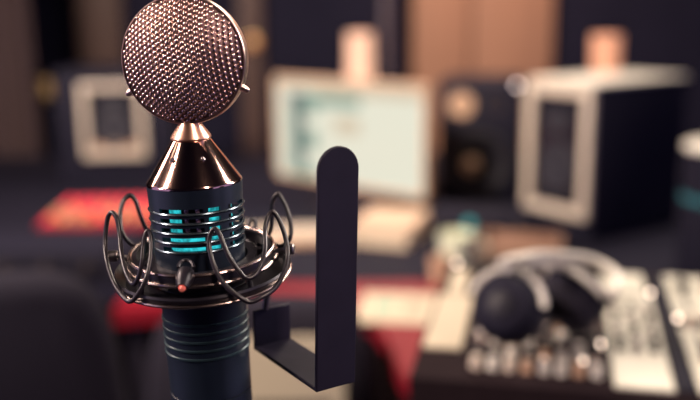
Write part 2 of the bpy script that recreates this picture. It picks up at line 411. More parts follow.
# illuminated control surface at left
t = thing('control_surface', 'low control surface with red and amber lit buttons below the cream-framed speaker', 'mixer')
place(t, 116, 224, DZ + 0.001, R(3))
MB().box((0, 0, 0.02), (0.34, 0.30, 0.04), bev=0.004).build('body', M['red'], t)
btn = None
for j in range(5):
    for i in range(9):
        m = M['redlit'] if (j >= 3 or (i * 7 + j * 3) % 4 == 0) else (M['amber'] if (i + j) % 2 else M['tan'])
        MB().box((-0.148 + i * 0.037, -0.115 + j * 0.058, 0.043), (0.018, 0.024, 0.010), bev=0.002, seg=1).build('button', m, t)
# long low black rack unit at left
t = thing('rack_unit', 'long low black rack unit lying on the red desk behind the grey chair', 'rack unit')
place(t, 60, 268, DZ + 0.001, R(-2))
MB().box((-0.12, 0, 0.035), (0.62, 0.20, 0.07), bev=0.004).build('body', M['black'], t)
MB().box((-0.12, -0.102, 0.035), (0.60, 0.006, 0.06), bev=0.002).build('faceplate', M['blackgloss'], t)
for i in range(6):
    MB().lathe([(0.011, 0), (0.010, 0.014), (0, 0.014)], 16, mat=Matrix.Translation((-0.35 + i * 0.09, -0.105, 0.035)) @ Matrix.Rotation(R(90), 4, 'X')).build('knob', M['gunmetal'], t)

# computer keyboard under the monitor
t = thing('computer_keyboard', 'tan computer keyboard lying on the red desk in front of the monitor', 'keyboard')
place(t, 284, 240, DZ + 0.001, R(4))
MB().box((0, 0, 0.008), (0.33, 0.13, 0.016), bev=0.003).build('case', M['tan'], t)
k0 = None
for j in range(5):
    for i in range(14):
        loc = (-0.15 + i * 0.0231, -0.048 + j * 0.024, 0.016)
        if k0 is None:
            k0 = MB().box((0, 0, 0.004), (0.019, 0.019, 0.008), bev=0.002, seg=1).build('key', M['cream'], t); k0.location = loc
        else: copy_part(k0, t, loc)
# stack of two cream books
for k, (dx, lab) in enumerate(((0, 'peach covered paperback lying flat on the desk beneath a thinner book'), (0.01, 'thin peach covered book lying on top of a thicker paperback by the keyboard'))):
    t = thing('paper_book', lab, 'book')
    place(t, 391 , 236, DZ + 0.001, R(-22 + 5 * k)); t.location.z += k * 0.0305
    hh = 0.03 if k == 0 else 0.02
    MB().box((0, 0, hh / 2), (0.148, 0.205, hh - 0.006)).build('pages', M['paper'], t)
    for sz in (0.0015, hh - 0.0015): MB().box((0, 0, sz), (0.155, 0.21, 0.003)).build('cover', M['bookpeach'], t)
    MB().box((-0.077, 0, hh / 2), (0.003, 0.21, hh)).build('spine', M['tan'], t)
# printed sheet with green mark
t = thing('printed_sheet', 'cream printed sheet with a green mark lying on the red desk', 'paper')
place(t, 397, 308, DZ + 0.0012, R(-8))
MB().box((0, 0, 0.0006), (0.15, 0.17, 0.0012)).build('sheet', M['paper'], t)
MB().box((-0.025, 0.0, 0.0014), (0.042, 0.040, 0.0005)).build('green_mark', M['green'], t)
for i in range(3): MB().box((0.035, 0.025 - i * 0.022, 0.0014), (0.04, 0.006, 0.0005)).build('text_line', M['ink'], t)
# pale green cup, small glasses
t = thing('ceramic_cup', 'pale green ceramic cup on the red desk near the headphones', 'cup')
place(t, 456, 273, DZ + 0.001); t.scale = (1.2, 1.2, 1.2)
MB().lathe([(0, 0), (0.020, 0), (0.030, 0.03), (0.033, 0.075), (0.030, 0.075), (0.027, 0.03), (0.017, 0.006), (0, 0.006)], 32).build('bowl', M['celadon'], t)
MB().tube([(0.030, 0, 0.06), (0.050, 0, 0.058), (0.052, 0, 0.03), (0.029, 0, 0.022)], 0.004, 8, smooth=5).build('handle', M['celadon'], t)
t = thing('tumbler', 'small tan tumbler beside the pale green cup', 'cup')
place(t, 440, 282, DZ + 0.001)
MB().lathe([(0, 0), (0.018, 0), (0.023, 0.055), (0.021, 0.055), (0.016, 0.005), (0, 0.005)], 24).build('glass', M['tan'], t)
MB().lathe([(0, 0.045), (0.0195, 0.045), (0, 0.046)], 24).build('drink', M['wood'], t)
# dark interface box with teal light under the two-way speaker
t = thing('audio_interface', 'dark audio interface with a teal light before the two-way speaker', 'audio interface')
place(t, 470, 232, DZ + 0.001, R(-10))
MB().box((0, 0, 0.03), (0.20, 0.14, 0.06), bev=0.004).build('body', M['black'], t)
MB().lathe([(0.012, 0), (0.012, 0.004), (0, 0.005)], 20, mat=Matrix.Translation((0.0, -0.070, 0.04)) @ Matrix.Rotation(R(90), 4, 'X')).build('teal_light', M['tealled'], t)
for i in (-0.06, 0.05):
    MB().lathe([(0.012, 0), (0.011, 0.014), (0, 0.014)], 16, mat=Matrix.Translation((i, -0.070, 0.03)) @ Matrix.Rotation(R(90), 4, 'X')).build('knob', M['gunmetal'], t)
# tan wooden tray behind headphones
t = thing('wooden_tray', 'tan wooden tray lying on the desk behind the headphones', 'tray')
place(t, 520, 254, DZ + 0.001, R(-14))
MB().box((0, 0, 0.008), (0.17, 0.12, 0.016), bev=0.003).build('bottom', M['traywood'], t)
for s in (-1, 1):
    MB().box((s * 0.091, 0, 0.020), (0.012, 0.12, 0.04), bev=0.002).build('rim', M['traywood'], t)
    MB().box((0, s * 0.065, 0.018), (0.17, 0.010, 0.036), bev=0.002).build('rim', M['traywood'], t)
# cylinder gadget at right
p = at(731, 140, 1.72)
t = thing('cylinder_gadget', 'dark cylinder gadget with pale top and teal light ring beside the large speaker', 'gadget', (p.x, p.y, DZ + 0.001))
hz = at(716, 143, 1.72).z - DZ
MB().lathe([(0, 0), (0.080, 0), (0.086, 0.01), (0.086, hz - 0.12), (0.083, hz - 0.118), (0.083, hz - 0.10), (0.086, hz - 0.098), (0.086, hz - 0.012), (0, hz - 0.012)], 48).build('body', M['black'], t)
MB().lathe([(0.0855, hz - 0.116), (0.0865, hz - 0.11), (0.0855, hz - 0.102)], 48).build('light_ring', M['tealdim'], t)
MB().lathe([(0, hz), (0.078, hz), (0.0865, hz - 0.006), (0.0865, hz - 0.014), (0, hz - 0.014)], 48).build('top_cap', M['white'], t)

# ------------------------------------------------------------------ chairs
def office_chair(label, loc, rz, bw, bh, bz, name='office_chair', legs=False):
    """backrest front faces local +Y side; seat at +Y"""
    t = thing(name, label, 'chair', loc, rz)
    bm = MB(); N = 13
    vs = []; fs = []; nu, nv = 14, 12
    bx = MB()
    # padded back with rounded outline: superellipse sections
    rings = []
    for k in range(9):
        q = k / 8; d = -0.035 + 0.07 * q; sc_ = 1 - 0.10 * (abs(2 * q - 1) ** 3)
        rings.append((d, sc_))
    seg = 40; vs = []
    for d, sc_ in rings:
        for i in range(seg):
            a = 2 * PI * i / seg; ca, sa = math.cos(a), math.sin(a); e = 0.42
            x = math.copysign(abs(ca) ** e, ca) * bw / 2 * sc_; z = math.copysign(abs(sa) ** e, sa) * bh / 2 * sc_
            x *= 1 - 0.10 * max(0, z / (bh / 2))
            vs.append((x, d + 0.10 * (x / bw) ** 2 * 1.2, bz + z))
    for k in range(8):
        for i in range(seg): fs.append((k * seg + i, k * seg + (i + 1) % seg, (k + 1) * seg + (i + 1) % seg, (k + 1) * seg + i))
    fs.append(tuple(range(seg))); fs.append(tuple(8 * seg + i for i in range(seg)))
    MB().add(vs, fs).build('backrest', M['grey'], t, smooth=60)
    if legs:
        MB().box((0, 0.22, 0.47), (0.38, 0.36, 0.06), bev=0.02, seg=3).build('seat', M['grey'], t)
        for sx in (-1, 1):
            MB().tube([(sx * 0.16, 0.37, 0.45), (sx * 0.165, 0.385, 0.0)], 0.012, 12).build('leg', M['blackmetal'], t)
            MB().tube([(sx * 0.15, -0.036, bz), (sx * 0.155, -0.036, bz - 0.15), (sx * 0.16, 0.03, 0.42), (sx * 0.165, 0.03, 0.0)], 0.012, 12).build('leg', M['blackmetal'], t)
        return t
    MB().box((0, 0.27, 0.47), (0.44, 0.42, 0.08), bev=0.03, seg=3).build('seat', M['grey'], t)
    MB().tube([(0, -0.045, bz), (0, -0.075, bz - 0.12), (0, -0.06, 0.44), (0, 0.10, 0.415), (0, 0.25, 0.41)], 0.014, 10, smooth=4).build('back_bracket', M['blackmetal'], t)
    MB().tube([(0, 0.27, 0.10), (0, 0.27, 0.43)], 0.025, 16).build('column', M['blackmetal'], t)
    for k in range(5):
        a = 2 * PI * k / 5 + 0.3; dx, dy = math.cos(a), math.sin(a)
        lg = MB().tube([(0, 0.27, 0.11), (dx * 0.12, 0.27 + dy * 0.12, 0.095), (dx * 0.22, 0.27 + dy * 0.22, 0.07)], [0.026, 0.02, 0.014], 10).build('base_leg', M['blackmetal'], t)
        MB().lathe([(0, -0.012), (0.024, -0.012), (0.028, -0.006), (0.028, 0.006), (0.024, 0.012), (0, 0.012)], 20,
                   mat=Matrix.Translation((dx * 0.22, 0.27 + dy * 0.22, 0.028)) @ Matrix.Rotation(a, 4, 'Z') @ Matrix.Rotation(R(90), 4, 'X')).build('caster', M['black'], lg)
    return t
# left: seen from behind (seat towards desk)
p = at(-45, 330, 1.12)
office_chair('dark grey swivel office chair turned towards the desk and black rack unit', (p.x, p.y, 0), R(14), 0.42, 0.50, at(25, 273, 1.12).z - 0.25)
# middle: turned round, its back against the desk
p = at(262, 330, 1.50)
ch2 = office_chair('dark grey four-legged chair with its back to the red table, sheet music leaning on it', (p.x, p.y, 0), R(180), 0.40, 0.44, at(262, 292, 1.5).z - 0.22, 'padded_chair', True)
# sheet music leaning on the back of that chair
yb = p.y - 0.075
t = thing('sheet_music', 'cream sheet music book propped against the back of the grey chair', 'book', (on_y(279, 360, yb).x, yb - 0.055, 0.512))
t.rotation_euler = (R(-7), 0, 0)
MB().box((0, 0, 0.137), (0.215, 0.008, 0.274)).build('pages', M['paper'], t)
for i in range(4):
    MB().box((0.02, -0.0046, 0.165 - i * 0.045), (0.13, 0.001, 0.009)).build('staff_line', M['ink'], t)

# ------------------------------------------------------------------ mixer on a flight case
MZ = 0.885
mx_ = on_z(409, 377, MZ + 0.04)
YAW = R(-13)
MWD, MDP = 0.62, 0.345
def mloc(u, v, z): 
    return Vector((mx_.x, mx_.y, 0)) + Matrix.Rotation(YAW, 3, 'Z') @ Vector((u, v, z))
cc = mloc(MWD / 2, MDP / 2, 0)
t = thing('flight_case', 'black flight case with metal edges standing under the mixer', 'case', (cc.x, cc.y, 0), YAW)
MB().box((0, 0, (MZ + 0.0) / 2), (MWD - 0.02, MDP - 0.02, MZ - 0.001), bev=0.004).build('body', M['black'], t)
for sx in (-1, 1):
    for sy in (-1, 1):
        MB().box((sx * (MWD / 2 - 0.012), sy * (MDP / 2 - 0.012), MZ / 2), (0.02, 0.02, MZ - 0.02), bev=0.003).build('corner_edge', M['gunmetal'], t)
mixer = thing('audio_mixer', 'black and white audio mixer covered in knobs and faders, headphones resting on it', 'mixer', (cc.x, cc.y, MZ), YAW)
TILT = R(3.5)
hw, hd = MWD / 2, MDP / 2
def surf(v): return 0.040 + (v + hd) * math.tan(TILT)     # top height at local y=v
MB().add([(-hw, -hd, 0), (hw, -hd, 0), (hw, hd, 0), (-hw, hd, 0), (-hw, -hd, surf(-hd)), (hw, -hd, surf(-hd)), (hw, hd, surf(hd)), (-hw, hd, surf(hd))],
         [(0, 3, 2, 1), (4, 5, 6, 7), (0, 1, 5, 4), (1, 2, 6, 5), (2, 3, 7, 6), (3, 0, 4, 7)]).build('body', M['panel'], mixer)
def mslab(u0, u1, v0, v1, th, m, name, bev=0.0):
    vc = (v0 + v1) / 2
    mt = Matrix.Translation((0, vc, surf(vc))) @ Matrix.Rotation(TILT, 4, 'X')
    return MB().box(((u0 + u1) / 2, 0, th / 2), (u1 - u0, v1 - v0, th), mat=mt, bev=bev).build(name, m, mixer)
# pale cream left side strip
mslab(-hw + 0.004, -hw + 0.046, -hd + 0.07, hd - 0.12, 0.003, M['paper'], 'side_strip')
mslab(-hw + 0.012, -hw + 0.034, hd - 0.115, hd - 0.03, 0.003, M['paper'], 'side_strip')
# white fader sections at right
mslab(-hw + 0.205, -hw + 0.262, -hd + 0.012, hd - 0.09, 0.003, M['whitepanel'], 'white_panel')
mslab(-hw + 0.205, -hw + 0.258, hd - 0.08, hd - 0.01, 0.003, M['whitepanel'], 'white_panel')
mslab(-hw + 0.285, -hw + 0.60, -hd + 0.012, -hd + 0.17, 0.003, M['whitepanel'], 'white_panel')
mslab(-hw + 0.285, -hw + 0.60, -hd + 0.20, hd - 0.01, 0.003, M['whitepanel'], 'white_panel')
mslab(-hw + 0.265, -hw + 0.282, -hd + 0.012, hd - 0.02, 0.004, M['black'], 'divider_strip')
# knobs
kn = {}
def knob(u, v, kind, r=0.006, h=0.013, dz=0.0):
    key = (kind, r)
    if key not in kn:
        kn[key] = knob_mesh(r, h).build('knob', M[kind], mixer); o = kn[key]
    else: o = copy_part(kn[key], mixer)
    o.location = (u - hw, v - hd, surf(v - hd) + dz); o.rotation_euler = (TILT, 0, 0)
kinds = ['white', 'tan', 'blackgloss', 'gunmetal', 'blackgloss', 'wood']
for j in range(8):
    for i in range(8):
        u = 0.066 + i * 0.0175; v = 0.035 + j * 0.024
        knob(u, v, random.choice(kinds if j > 0 else ['white', 'cream', 'tan']), 0.0058)
for i in range(9):
    for j in range(3):
        knob(0.298 + i * 0.034, 0.178 + j * 0.0 + (j - 1) * 0.011, ['steel', 'tan', 'white'][(i + j) % 3], 0.0045)
for i in range(3):
    for j in range(4): knob(0.215 + i * 0.018, 0.10 + j * 0.035, 'steel' if (i + j) % 2 else 'blackgloss', 0.0045, dz=0.003)
glint0 = None  # glowing beads added in place of bright highlights on the mixer
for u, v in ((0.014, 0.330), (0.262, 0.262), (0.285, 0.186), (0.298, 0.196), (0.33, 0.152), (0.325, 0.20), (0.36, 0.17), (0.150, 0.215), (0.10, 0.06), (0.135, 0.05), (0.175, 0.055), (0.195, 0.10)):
    if glint0 is None: o = glint0 = MB().ball((0, 0, 0.003), (0.0026, 0.0026, 0.003), seg=10, rings=6).build('glint_bead', M['warmglint'], mixer)
    else: o = copy_part(glint0, mixer)
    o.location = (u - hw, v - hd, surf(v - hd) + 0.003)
# faders with slots
cap0 = None; slot0 = None
for i in range(9):
    u = 0.302 + i * 0.034; v = 0.095
    for vv, ln in ((0.090, 0.115), (0.270, 0.10)):
        mt = Matrix.Translation((u - hw, vv - hd, surf(vv - hd))) @ Matrix.Rotation(TILT, 4, 'X')
        sl = MB().box((0, 0, 0.0025), (0.005, ln, 0.003), mat=mt).build('fader_slot', M['black'], mixer)
        off = random.uniform(-0.035, 0.035)
        MB().box((0, off, 0.009), (0.011, 0.024, 0.012), bev=0.002, seg=1, mat=mt).build('fader_cap', M['blackgloss'], mixer)

# ------------------------------------------------------------------ headphones lying on the mixer
hp = thing('headphones', 'black and white over-ear headphones lying on the mixer', 'headphones', (cc.x, cc.y, MZ), YAW)
hp.location = mixer.location
def hpm(u, v): return Vector((u - hw, v - hd, surf(v - hd) + 0.010))
def earcup(c, n, r=0.042, flip=1):
    q = n.to_track_quat('Z', 'Y').to_matrix().to_4x4(); mt = Matrix.Translation(c) @ q
    e = MB().lathe([(0, 0.018), (r * 0.55, 0.018), (r * 0.8, 0.013), (r, 0.002), (r, -0.010), (r * 0.92, -0.014), (0, -0.014)], 40, mat=mt).build('ear_cup', M['black'], hp)
    MB().lathe([(r * 0.98, -0.013), (r * 1.02, -0.022), (r * 0.9, -0.034), (r * 0.62, -0.034), (r * 0.55, -0.02), (r * 0.55, -0.013)], 40, mat=mt, closed=True).build('ear_pad', M['grey'], e)
    MB().tube([(r * 1.10 * math.cos(t_), r * 1.10 * math.sin(t_), 0.0) for t_ in [R(8 + 160 * k / 28) for k in range(29)]], 0.0036, 10, mat=mt).build('yoke', M['white'], e)
    MB().lathe([(0, 0.0185), (r * 0.35, 0.0185), (r * 0.35, 0.021), (0, 0.0215)], 24, mat=mt).build('cap_disc', M['blackgloss'], e)
    return e
rootm = Matrix.Translation(mixer.location) @ Matrix.Rotation(YAW, 4, 'Z'); inv = rootm.inverted()
def L(px, py, z): return inv @ on_z(px, py, z)
c1 = L(506, 307, MZ + 0.112); c2 = L(578, 291, MZ + 0.112)
n1 = Vector((-0.25, -0.85, 0.45)).normalized(); n2 = Vector((0.55, 0.55, 0.60)).normalized()
earcup(c1, n1, 0.036); earcup(c2, n2, 0.036)
# headband: arcs from cup 1 round the back to cup 2
hb = [c1 + Vector((-0.006, 0.012, 0.040)), L(522, 260, MZ + 0.165), L(552, 258, MZ + 0.155), L(590, 262, MZ + 0.14), L(616, 276, MZ + 0.13), L(614, 294, MZ + 0.12), c2 + Vector((0.030, -0.01, 0.0))]
pts = catmull(hb, 8, False)
mb = MB(); n = len(pts); vs = []; fs = []
for i, p in enumerate(pts):
    tt = (pts[min(i + 1, n - 1)] - pts[max(i - 1, 0)]).normalized()
    out = tt.cross(Vector((0, -0.55, 0.83))).normalized(); up = out.cross(tt)
    for a, b in ((-1, -1), (1, -1), (1, 1), (-1, 1)): vs.append(p + out * 0.0032 * a + up * 0.0075 * b)
for i in range(n - 1):
    for k in range(4): fs.append((4 * i + k, 4 * i + (k + 1) % 4, 4 * i + 4 + (k + 1) % 4, 4 * i + 4 + k))
fs += [(3, 2, 1, 0), tuple(4 * n - 4 + k for k in range(4))]
mb.add(vs, fs).build('headband', M['white'], hp)

# ------------------------------------------------------------------ microphone
YM = at(197, 268, 0.470).y
pa = on_y(184.7, 60, YM); pb = on_y(211.5, 390, YM)
axis = (pa - pb).normalized()
tilt = Matrix.Rotation(R(2.0), 3, 'X')
def axz(py):               # distance along the axis from pb, seen at image row py
    px = 184.7 + (211.5 - 184.7) * (py - 60) / 330
    return (on_y(px, py, YM) - pb).dot(axis)
lean = math.atan2(axis.x, axis.z)
mic = thing('studio_microphone', 'lollipop studio microphone with round rose gold mesh head and dark navy glowing body', 'microphone', pb)
MR = Matrix.Rotation(lean, 3, 'Y'); mic.rotation_euler = MR.to_euler()
PX = 0.470 / F            # metres per pixel near the mic axis
zh = axz(60); rh = 62.5 * PX * 0.975
# head
HY = Matrix.Translation((0, 0, zh)) @ Matrix.Rotation(R(-8), 4, 'Z') @ Matrix.Rotation(R(90 - 2), 4, 'X')   # disc local Z faces camera
head = MB().lathe([(rh - 0.0012, 0.0036), (rh - 0.0003, 0.0034), (rh, 0.0026), (rh, -0.0026), (rh - 0.0003, -0.0034), (rh - 0.0012, -0.0036), (rh - 0.0016, -0.003), (rh - 0.0016, 0.003)], 96, mat=HY, closed=True).build('head_rim', M['rim'], mic)
rg = rh - 0.0009; DOME = 0.013
def dome(r): return 0.0024 + DOME * (1 - (r / rg) ** 2.4)
prof = [(rg * k / 16, dome(rg * k / 16)) for k in range(17)]
MB().lathe(prof[::-1] + [(0, DOME + 0.0024)], 64, mat=HY).build('grille_backing', M['rosedark'], mic)
MB().lathe([(r, -z) for r, z in prof], 64, mat=HY).build('grille_backing', M['rosedark'], mic)
for side in (1, -1):
    g = MB(); pitch = 0.00272; rows = int(rg / (pitch * 0.866)) + 2; cnt = 0
    for j in range(-rows * 2, rows * 2 + 1):
        for i in range(-30, 31):
            x = j * pitch * 0.90; y = (i + 0.5 * (j % 2)) * pitch * 0.98
            a = R(6); x, y = x * math.cos(a) - y * math.sin(a), x * math.sin(a) + y * math.cos(a)
            r = math.hypot(x, y)
            if r > rg - 0.0007: continue
            z = dome(r); slope = -DOME * 2.4 * (r / rg) ** 1.4 / rg
            nrm = Vector((-slope * x / (r + 1e-9), -slope * y / (r + 1e-9), 1)).normalized()
            q = Vector((0, 0, 1)).rotation_difference(nrm).to_matrix().to_4x4()
            mt = Matrix.Translation((x, y, z * 1.0)) @ q @ Matrix.Rotation(R(-28), 4, 'Z')
            if side < 0: mt = Matrix.Rotation(R(180), 4, 'X') @ mt
            g.ball((0, 0, 0.0001), (0.00112, 0.00150, 0.00080), seg=10, rings=6, mat=HY @ mt); cnt += 1
    o = g.build('grille_mesh', M['rose'], mic, smooth=80); o['kind'] = 'stuff'
# thin wire ring at the grille edge
MB().tube([(rg * math.cos(2 * PI * k / 72), rg * math.sin(2 * PI * k / 72), 0.0033) for k in range(72)], 0.0006, 8, closed=True, mat=HY).build('grille_edge', M['rosedark'], mic)
# rim lugs
for ang_, nm in ((-27, 'lug'), (207, 'lug')):
    a = R(ang_); d = Vector((math.cos(a), math.sin(a), 0))
    mt = HY @ Matrix.Translation(d * (rh - 0.0006)) @ d.to_track_quat('Z', 'Y').to_matrix().to_4x4()
    lg = MB().lathe([(0.0021, 0), (0.0017, 0.002), (0.0016, 0.0035), (0.0008, 0.0045), (0, 0.0046)], 16, mat=mt).build('lug', M['rim'], mic)
# neck + cone + body (lathes about local z)
zn0, zn1, zc1, zb1 = axz(121), axz(138), axz(180.5), axz(190)
MB().lathe([(0.0030, zn0 + 0.004), (0.0036, zn0 + 0.002), (0.0102, zn1 + 0.0016), (0.0106, zn1 + 0.0004), (0.0100, zn1 - 0.0006), (0, zn1 - 0.0006)], 64).build('neck', M['copper'], mic)
rb = 0.0248
MB().lathe([(0.0098, zn1 - 0.0004), (0.0104, zn1 - 0.0010), (rb - 0.0005, zc1 + 0.0009), (rb, zc1 + 0.0003), (rb + 0.0001, zc1 - 0.0006), (0, zc1 - 0.0006)], 96).build('cone', M['cone'], mic)
for ang_ in (-62, -118):
    a = R(ang_); zz = zn1 + (zc1 - zn1) * 0.40; rr = 0.0104 + (rb - 0.0116) * 0.43
    d = Vector((math.cos(a), math.sin(a), 0.75)).normalized()
    mt = Matrix.Translation((rr * math.cos(a), rr * math.sin(a), zz)) @ d.to_track_quat('Z', 'Y').to_matrix().to_4x4()
    MB().lathe([(0.0013, -0.0006), (0.0013, 0.0004), (0.0008, 0.0007), (0, 0.0002)], 14, mat=mt).build('screw', M['gunmetal'], mic)
# slotted upper body: a shell with real slots
zt, zbot = zc1 - 0.0006, axz(262)
slots = []
for k in range(5):
    zc = axz(201.5 + k * 9.1); slots.append((zc - 0.0011, zc + 0.0011))
zs = sorted(set([zt, zbot] + [z for s_ in slots for z in s_]))
NS = 120
def rad(z): return rb - (zt - z) * 0.028
def open_at(k):            # angular windows, degrees measured from the camera-facing side
    a = (k + 0.5) / NS * 360 - 180
    return (-40 < a < 40 and not (19 < a < 23)) or (52 < a < 86) or (100 < a < 170) or (-175 < a < -100)
sh_ = MB(); vs = []; fs = []
TH = 0.0016
for z in zs:
    for k in range(NS):
        a = R(k / NS * 360 - 180) - PI / 2
        for r_ in (rad(z), rad(z) - TH): vs.append((r_ * math.cos(a), r_ * math.sin(a), z))
def vid(j, k, i): return (j * NS + k % NS) * 2 + i
def is_open(j, k):
    zc = (zs[j] + zs[j + 1]) / 2
    return any(a < zc < b for a, b in slots) and open_at(k % NS)
for j in range(len(zs) - 1):
    for k in range(NS):
        if is_open(j, k):
            if not is_open(j, k - 1): fs.append((vid(j, k, 0), vid(j + 1, k, 0), vid(j + 1, k, 1), vid(j, k, 1)))
            if not is_open(j, k + 1): fs.append((vid(j, k + 1, 0), vid(j, k + 1, 1), vid(j + 1, k + 1, 1), vid(j + 1, k + 1, 0)))
            fs.append((vid(j, k, 0), vid(j, k, 1), vid(j, k + 1, 1), vid(j, k + 1, 0)))
            fs.append((vid(j + 1, k, 0), vid(j + 1, k + 1, 0), vid(j + 1, k + 1, 1), vid(j + 1, k, 1)))
        else:
            fs.append((vid(j, k, 0), vid(j, k + 1, 0), vid(j + 1, k + 1, 0), vid(j + 1, k, 0)))
            fs.append((vid(j, k, 1), vid(j + 1, k, 1), vid(j + 1, k + 1, 1), vid(j, k + 1, 1)))
body = MB().add(vs, fs).build('slotted_body', M['enamel'], mic)
for k, (a, b) in enumerate(slots):
    r_ = rad(a)
    MB().lathe([(r_ - 0.0002, a - 0.0013), (r_ + 0.0005, a - 0.0011), (r_ + 0.0008, a - 0.0006), (r_ + 0.0005, a - 0.0001), (r_ - 0.0002, a + 0.0001)], 96, closed=True).build('ridge', M['enamel_ring'], body)
# inside: glowing valve and its dark holder
zi0, zi1 = slots[-1][0] - 0.003, slots[0][1] + 0.002
MB().lathe([(0, zi1), (0.0165, zi1), (0.0165, zi0), (0, zi0)], 48, mat=Matrix.Translation((0.0018, 0, 0))).build('glow_tube', M['tealglow'], mic)
zmid = slots[2][0] - 0.001
for (x, w, zA, zB) in ((0.0018, 0.0124, zmid, zi1 + 0.001), (-0.0138, 0.0040, zi0 + 0.010, zi1), (0.0185, 0.002, zi0, zi1)):
    yv = -math.sqrt(max(0.0001, 0.0195 ** 2 - x * x))
    MB().box((x, yv, (zA + zB) / 2), (w, 0.0022, zB - zA), bev=0.0006).build('valve_holder', M['darkin'], mic)
for k, x in enumerate((-0.0015, 0.0042)):
    MB().tube([(x, -0.0212, zmid + 0.001), (x, -0.0212, zi1 - 0.001)], 0.0012, 10).build('valve_pin', M['tubeglass'], mic)
for zz in (zt - 0.0012, zbot + 0.0004):
    MB().lathe([(0, zz), (rad(zz) - TH + 0.0002, zz), (rad(zz) - TH + 0.0002, zz - 0.0004), (0, zz - 0.0004)], 64).build('bulkhead', M['darkin'], mic)
# lower body
zl1 = axz(470); 
def r2(z): return rad(zbot) - 0.0006 - (zbot - z) * 0.012
zj = axz(385)
MB().lathe([(0, zbot), (rad(zbot), zbot - 0.0002), (r2(zbot), zbot - 0.002), (r2(zj), zj + 0.0004), (r2(zj) - 0.0008, zj), (r2(zj) - 0.0008, zj - 0.0006), (r2(zj), zj - 0.001), (r2(zl1), zl1), (r2(zl1) - 0.004, zl1 - 0.004), (0, zl1 - 0.004)], 96).build('lower_body', M['enamel'], mic)
for k in range(5):
    z = axz(312 + k * 8.2); r_ = r2(z)
    MB().lathe([(r_ - 0.0004, z + 0.0012), (r_ + 0.0007, z + 0.0006), (r_ + 0.0007, z - 0.0003), (r_ - 0.0004, z - 0.0010)], 96, closed=True).build('ridge', M['lower_ring'], mic)

# ------------------------------------------------------------------ shock mount
sm = thing('shock_mount', 'black ring shock mount with looped cords holding the navy microphone body', 'shock mount')
cz = axz(262); ctr = pb + axis * cz
ctr = ctr + Vector((0.0012, 0, 0))
sm.location = ctr
sm.rotation_euler = (Matrix.Rotation(lean, 3, 'Y') @ Matrix.Rotation(R(5), 3, 'X')).to_euler()
SMR = sm.rotation_euler.to_matrix(); 
ro = 0.0460
# lower outer ring: dished band with a rolled lip
MB().lathe([(ro - 0.0185, -0.0085), (ro - 0.004, -0.0080), (ro, -0.0050), (ro + 0.0010, -0.0020), (ro + 0.0004, -0.0008), (ro - 0.0008, -0.0022), (ro - 0.0046, -0.0062), (ro - 0.0185, -0.0070)], 120, closed=True).build('outer_ring', M['blackmetal'], sm)
MB().tube([((ro + 0.0003) * math.cos(2 * PI * k / 120), (ro + 0.0003) * math.sin(2 * PI * k / 120), -0.0055) for k in range(120)], 0.0009, 10, closed=True).build('outer_bead', M['wire'], sm)
ri = 0.0385
MB().lathe([(ri - 0.004, 0.002), (ri, 0.002), (ri + 0.0006, 0.0045), (ri, 0.0075), (ri - 0.004, 0.0078)], 120, closed=True).build('inner_ring', M['blackmetal'], sm)
for zz, r_ in ((0.0074, ri - 0.0006), (0.0024, ri + 0.0008)):
    MB().tube([(r_ * math.cos(2 * PI * k / 120), r_ * math.sin(2 * PI * k / 120), zz) for k in range(120)], 0.0011, 10, closed=True).build('ring_wire', M['wire'], sm)
# clamp ring that grips the mic and struts to the inner ring
rc = rad(zbot) + 0.0035
MB().lathe([(rc - 0.003, -0.006), (rc + 0.0015, -0.006), (rc + 0.002, 0.004), (rc - 0.003, 0.004)], 96, closed=True).build('clamp_ring', M['blackmetal'], sm)
for k in range(6):
    a = R(k * 60 + 15); d = Vector((math.cos(a), math.sin(a), 0))
    MB().tube([d * (rc), d * (ri - 0.002)], 0.0017, 10, mat=Matrix.Translation((0, 0, 0.003))).build('strut', M['blackmetal'], sm)
for k in range(4):
    a = R(k * 90 + 45); d = Vector((math.cos(a), math.sin(a), 0))
    MB().tube([d * (ri - 0.001) + Vector((0, 0, 0.003)), d * (ro - 0.006) + Vector((0, 0, -0.0065))], 0.0016, 10).build('strut', M['blackmetal'], sm)
# side bolts
SMI = (Matrix.Translation(ctr) @ SMR.to_4x4()).inverted()
def sl(px, py, depth): return SMI @ at(px, py, depth)
D0 = (CR.inverted() @ (ctr - CAM)).z * -1
for sx in (-1, 1):
    d = Vector((sx, -0.10, 0)).normalized()
    MB().tube([d * (ri - 0.001) + Vector((0, 0, 0.0055)), d * (ro + 0.0010) + Vector((0, 0, 0.0075))], 0.0013, 10).build('bolt', M['steel'], sm)
    MB().lathe([(0, 0), (0.0028, 0), (0.0030, 0.0006), (0.0030, 0.0046), (0.0024, 0.0054), (0, 0.0054)], 16, mat=Matrix.Translation(d * (ro - 0.0015) + Vector((0, 0, 0.0072))) @ d.to_track_quat('Z', 'Y').to_matrix().to_4x4()).build('bolt_head', M['steel'], sm)
# cords: closed hairpin bands, control points (px, py, depth offset toward the camera +)
def band(points):
    P = [sl(px, py, D0 - off) for px, py, off in points]
    return MB().tube(P, 0.00125, 12, closed=True, smooth=7).build('cord', M['band'], sm)
# front right
band([(213.5, 229, .036), (219, 233, .037), (224, 245, .038), (230, 258, .039), (239, 271, .039), (246, 278, .038), (255, 275, .036), (262, 263, .033), (265, 248, .028), (265, 230, .022), (268, 217, .019), (273, 212, .018), (279, 220, .018), (285, 236, .020), (287.5, 254, .024), (284, 272, .030), (275, 288, .036), (262, 297, .040), (250, 302, .042), (238, 296, .043), (226, 286, .042), (217, 272, .040), (211, 256, .038), (209, 240, .036)])
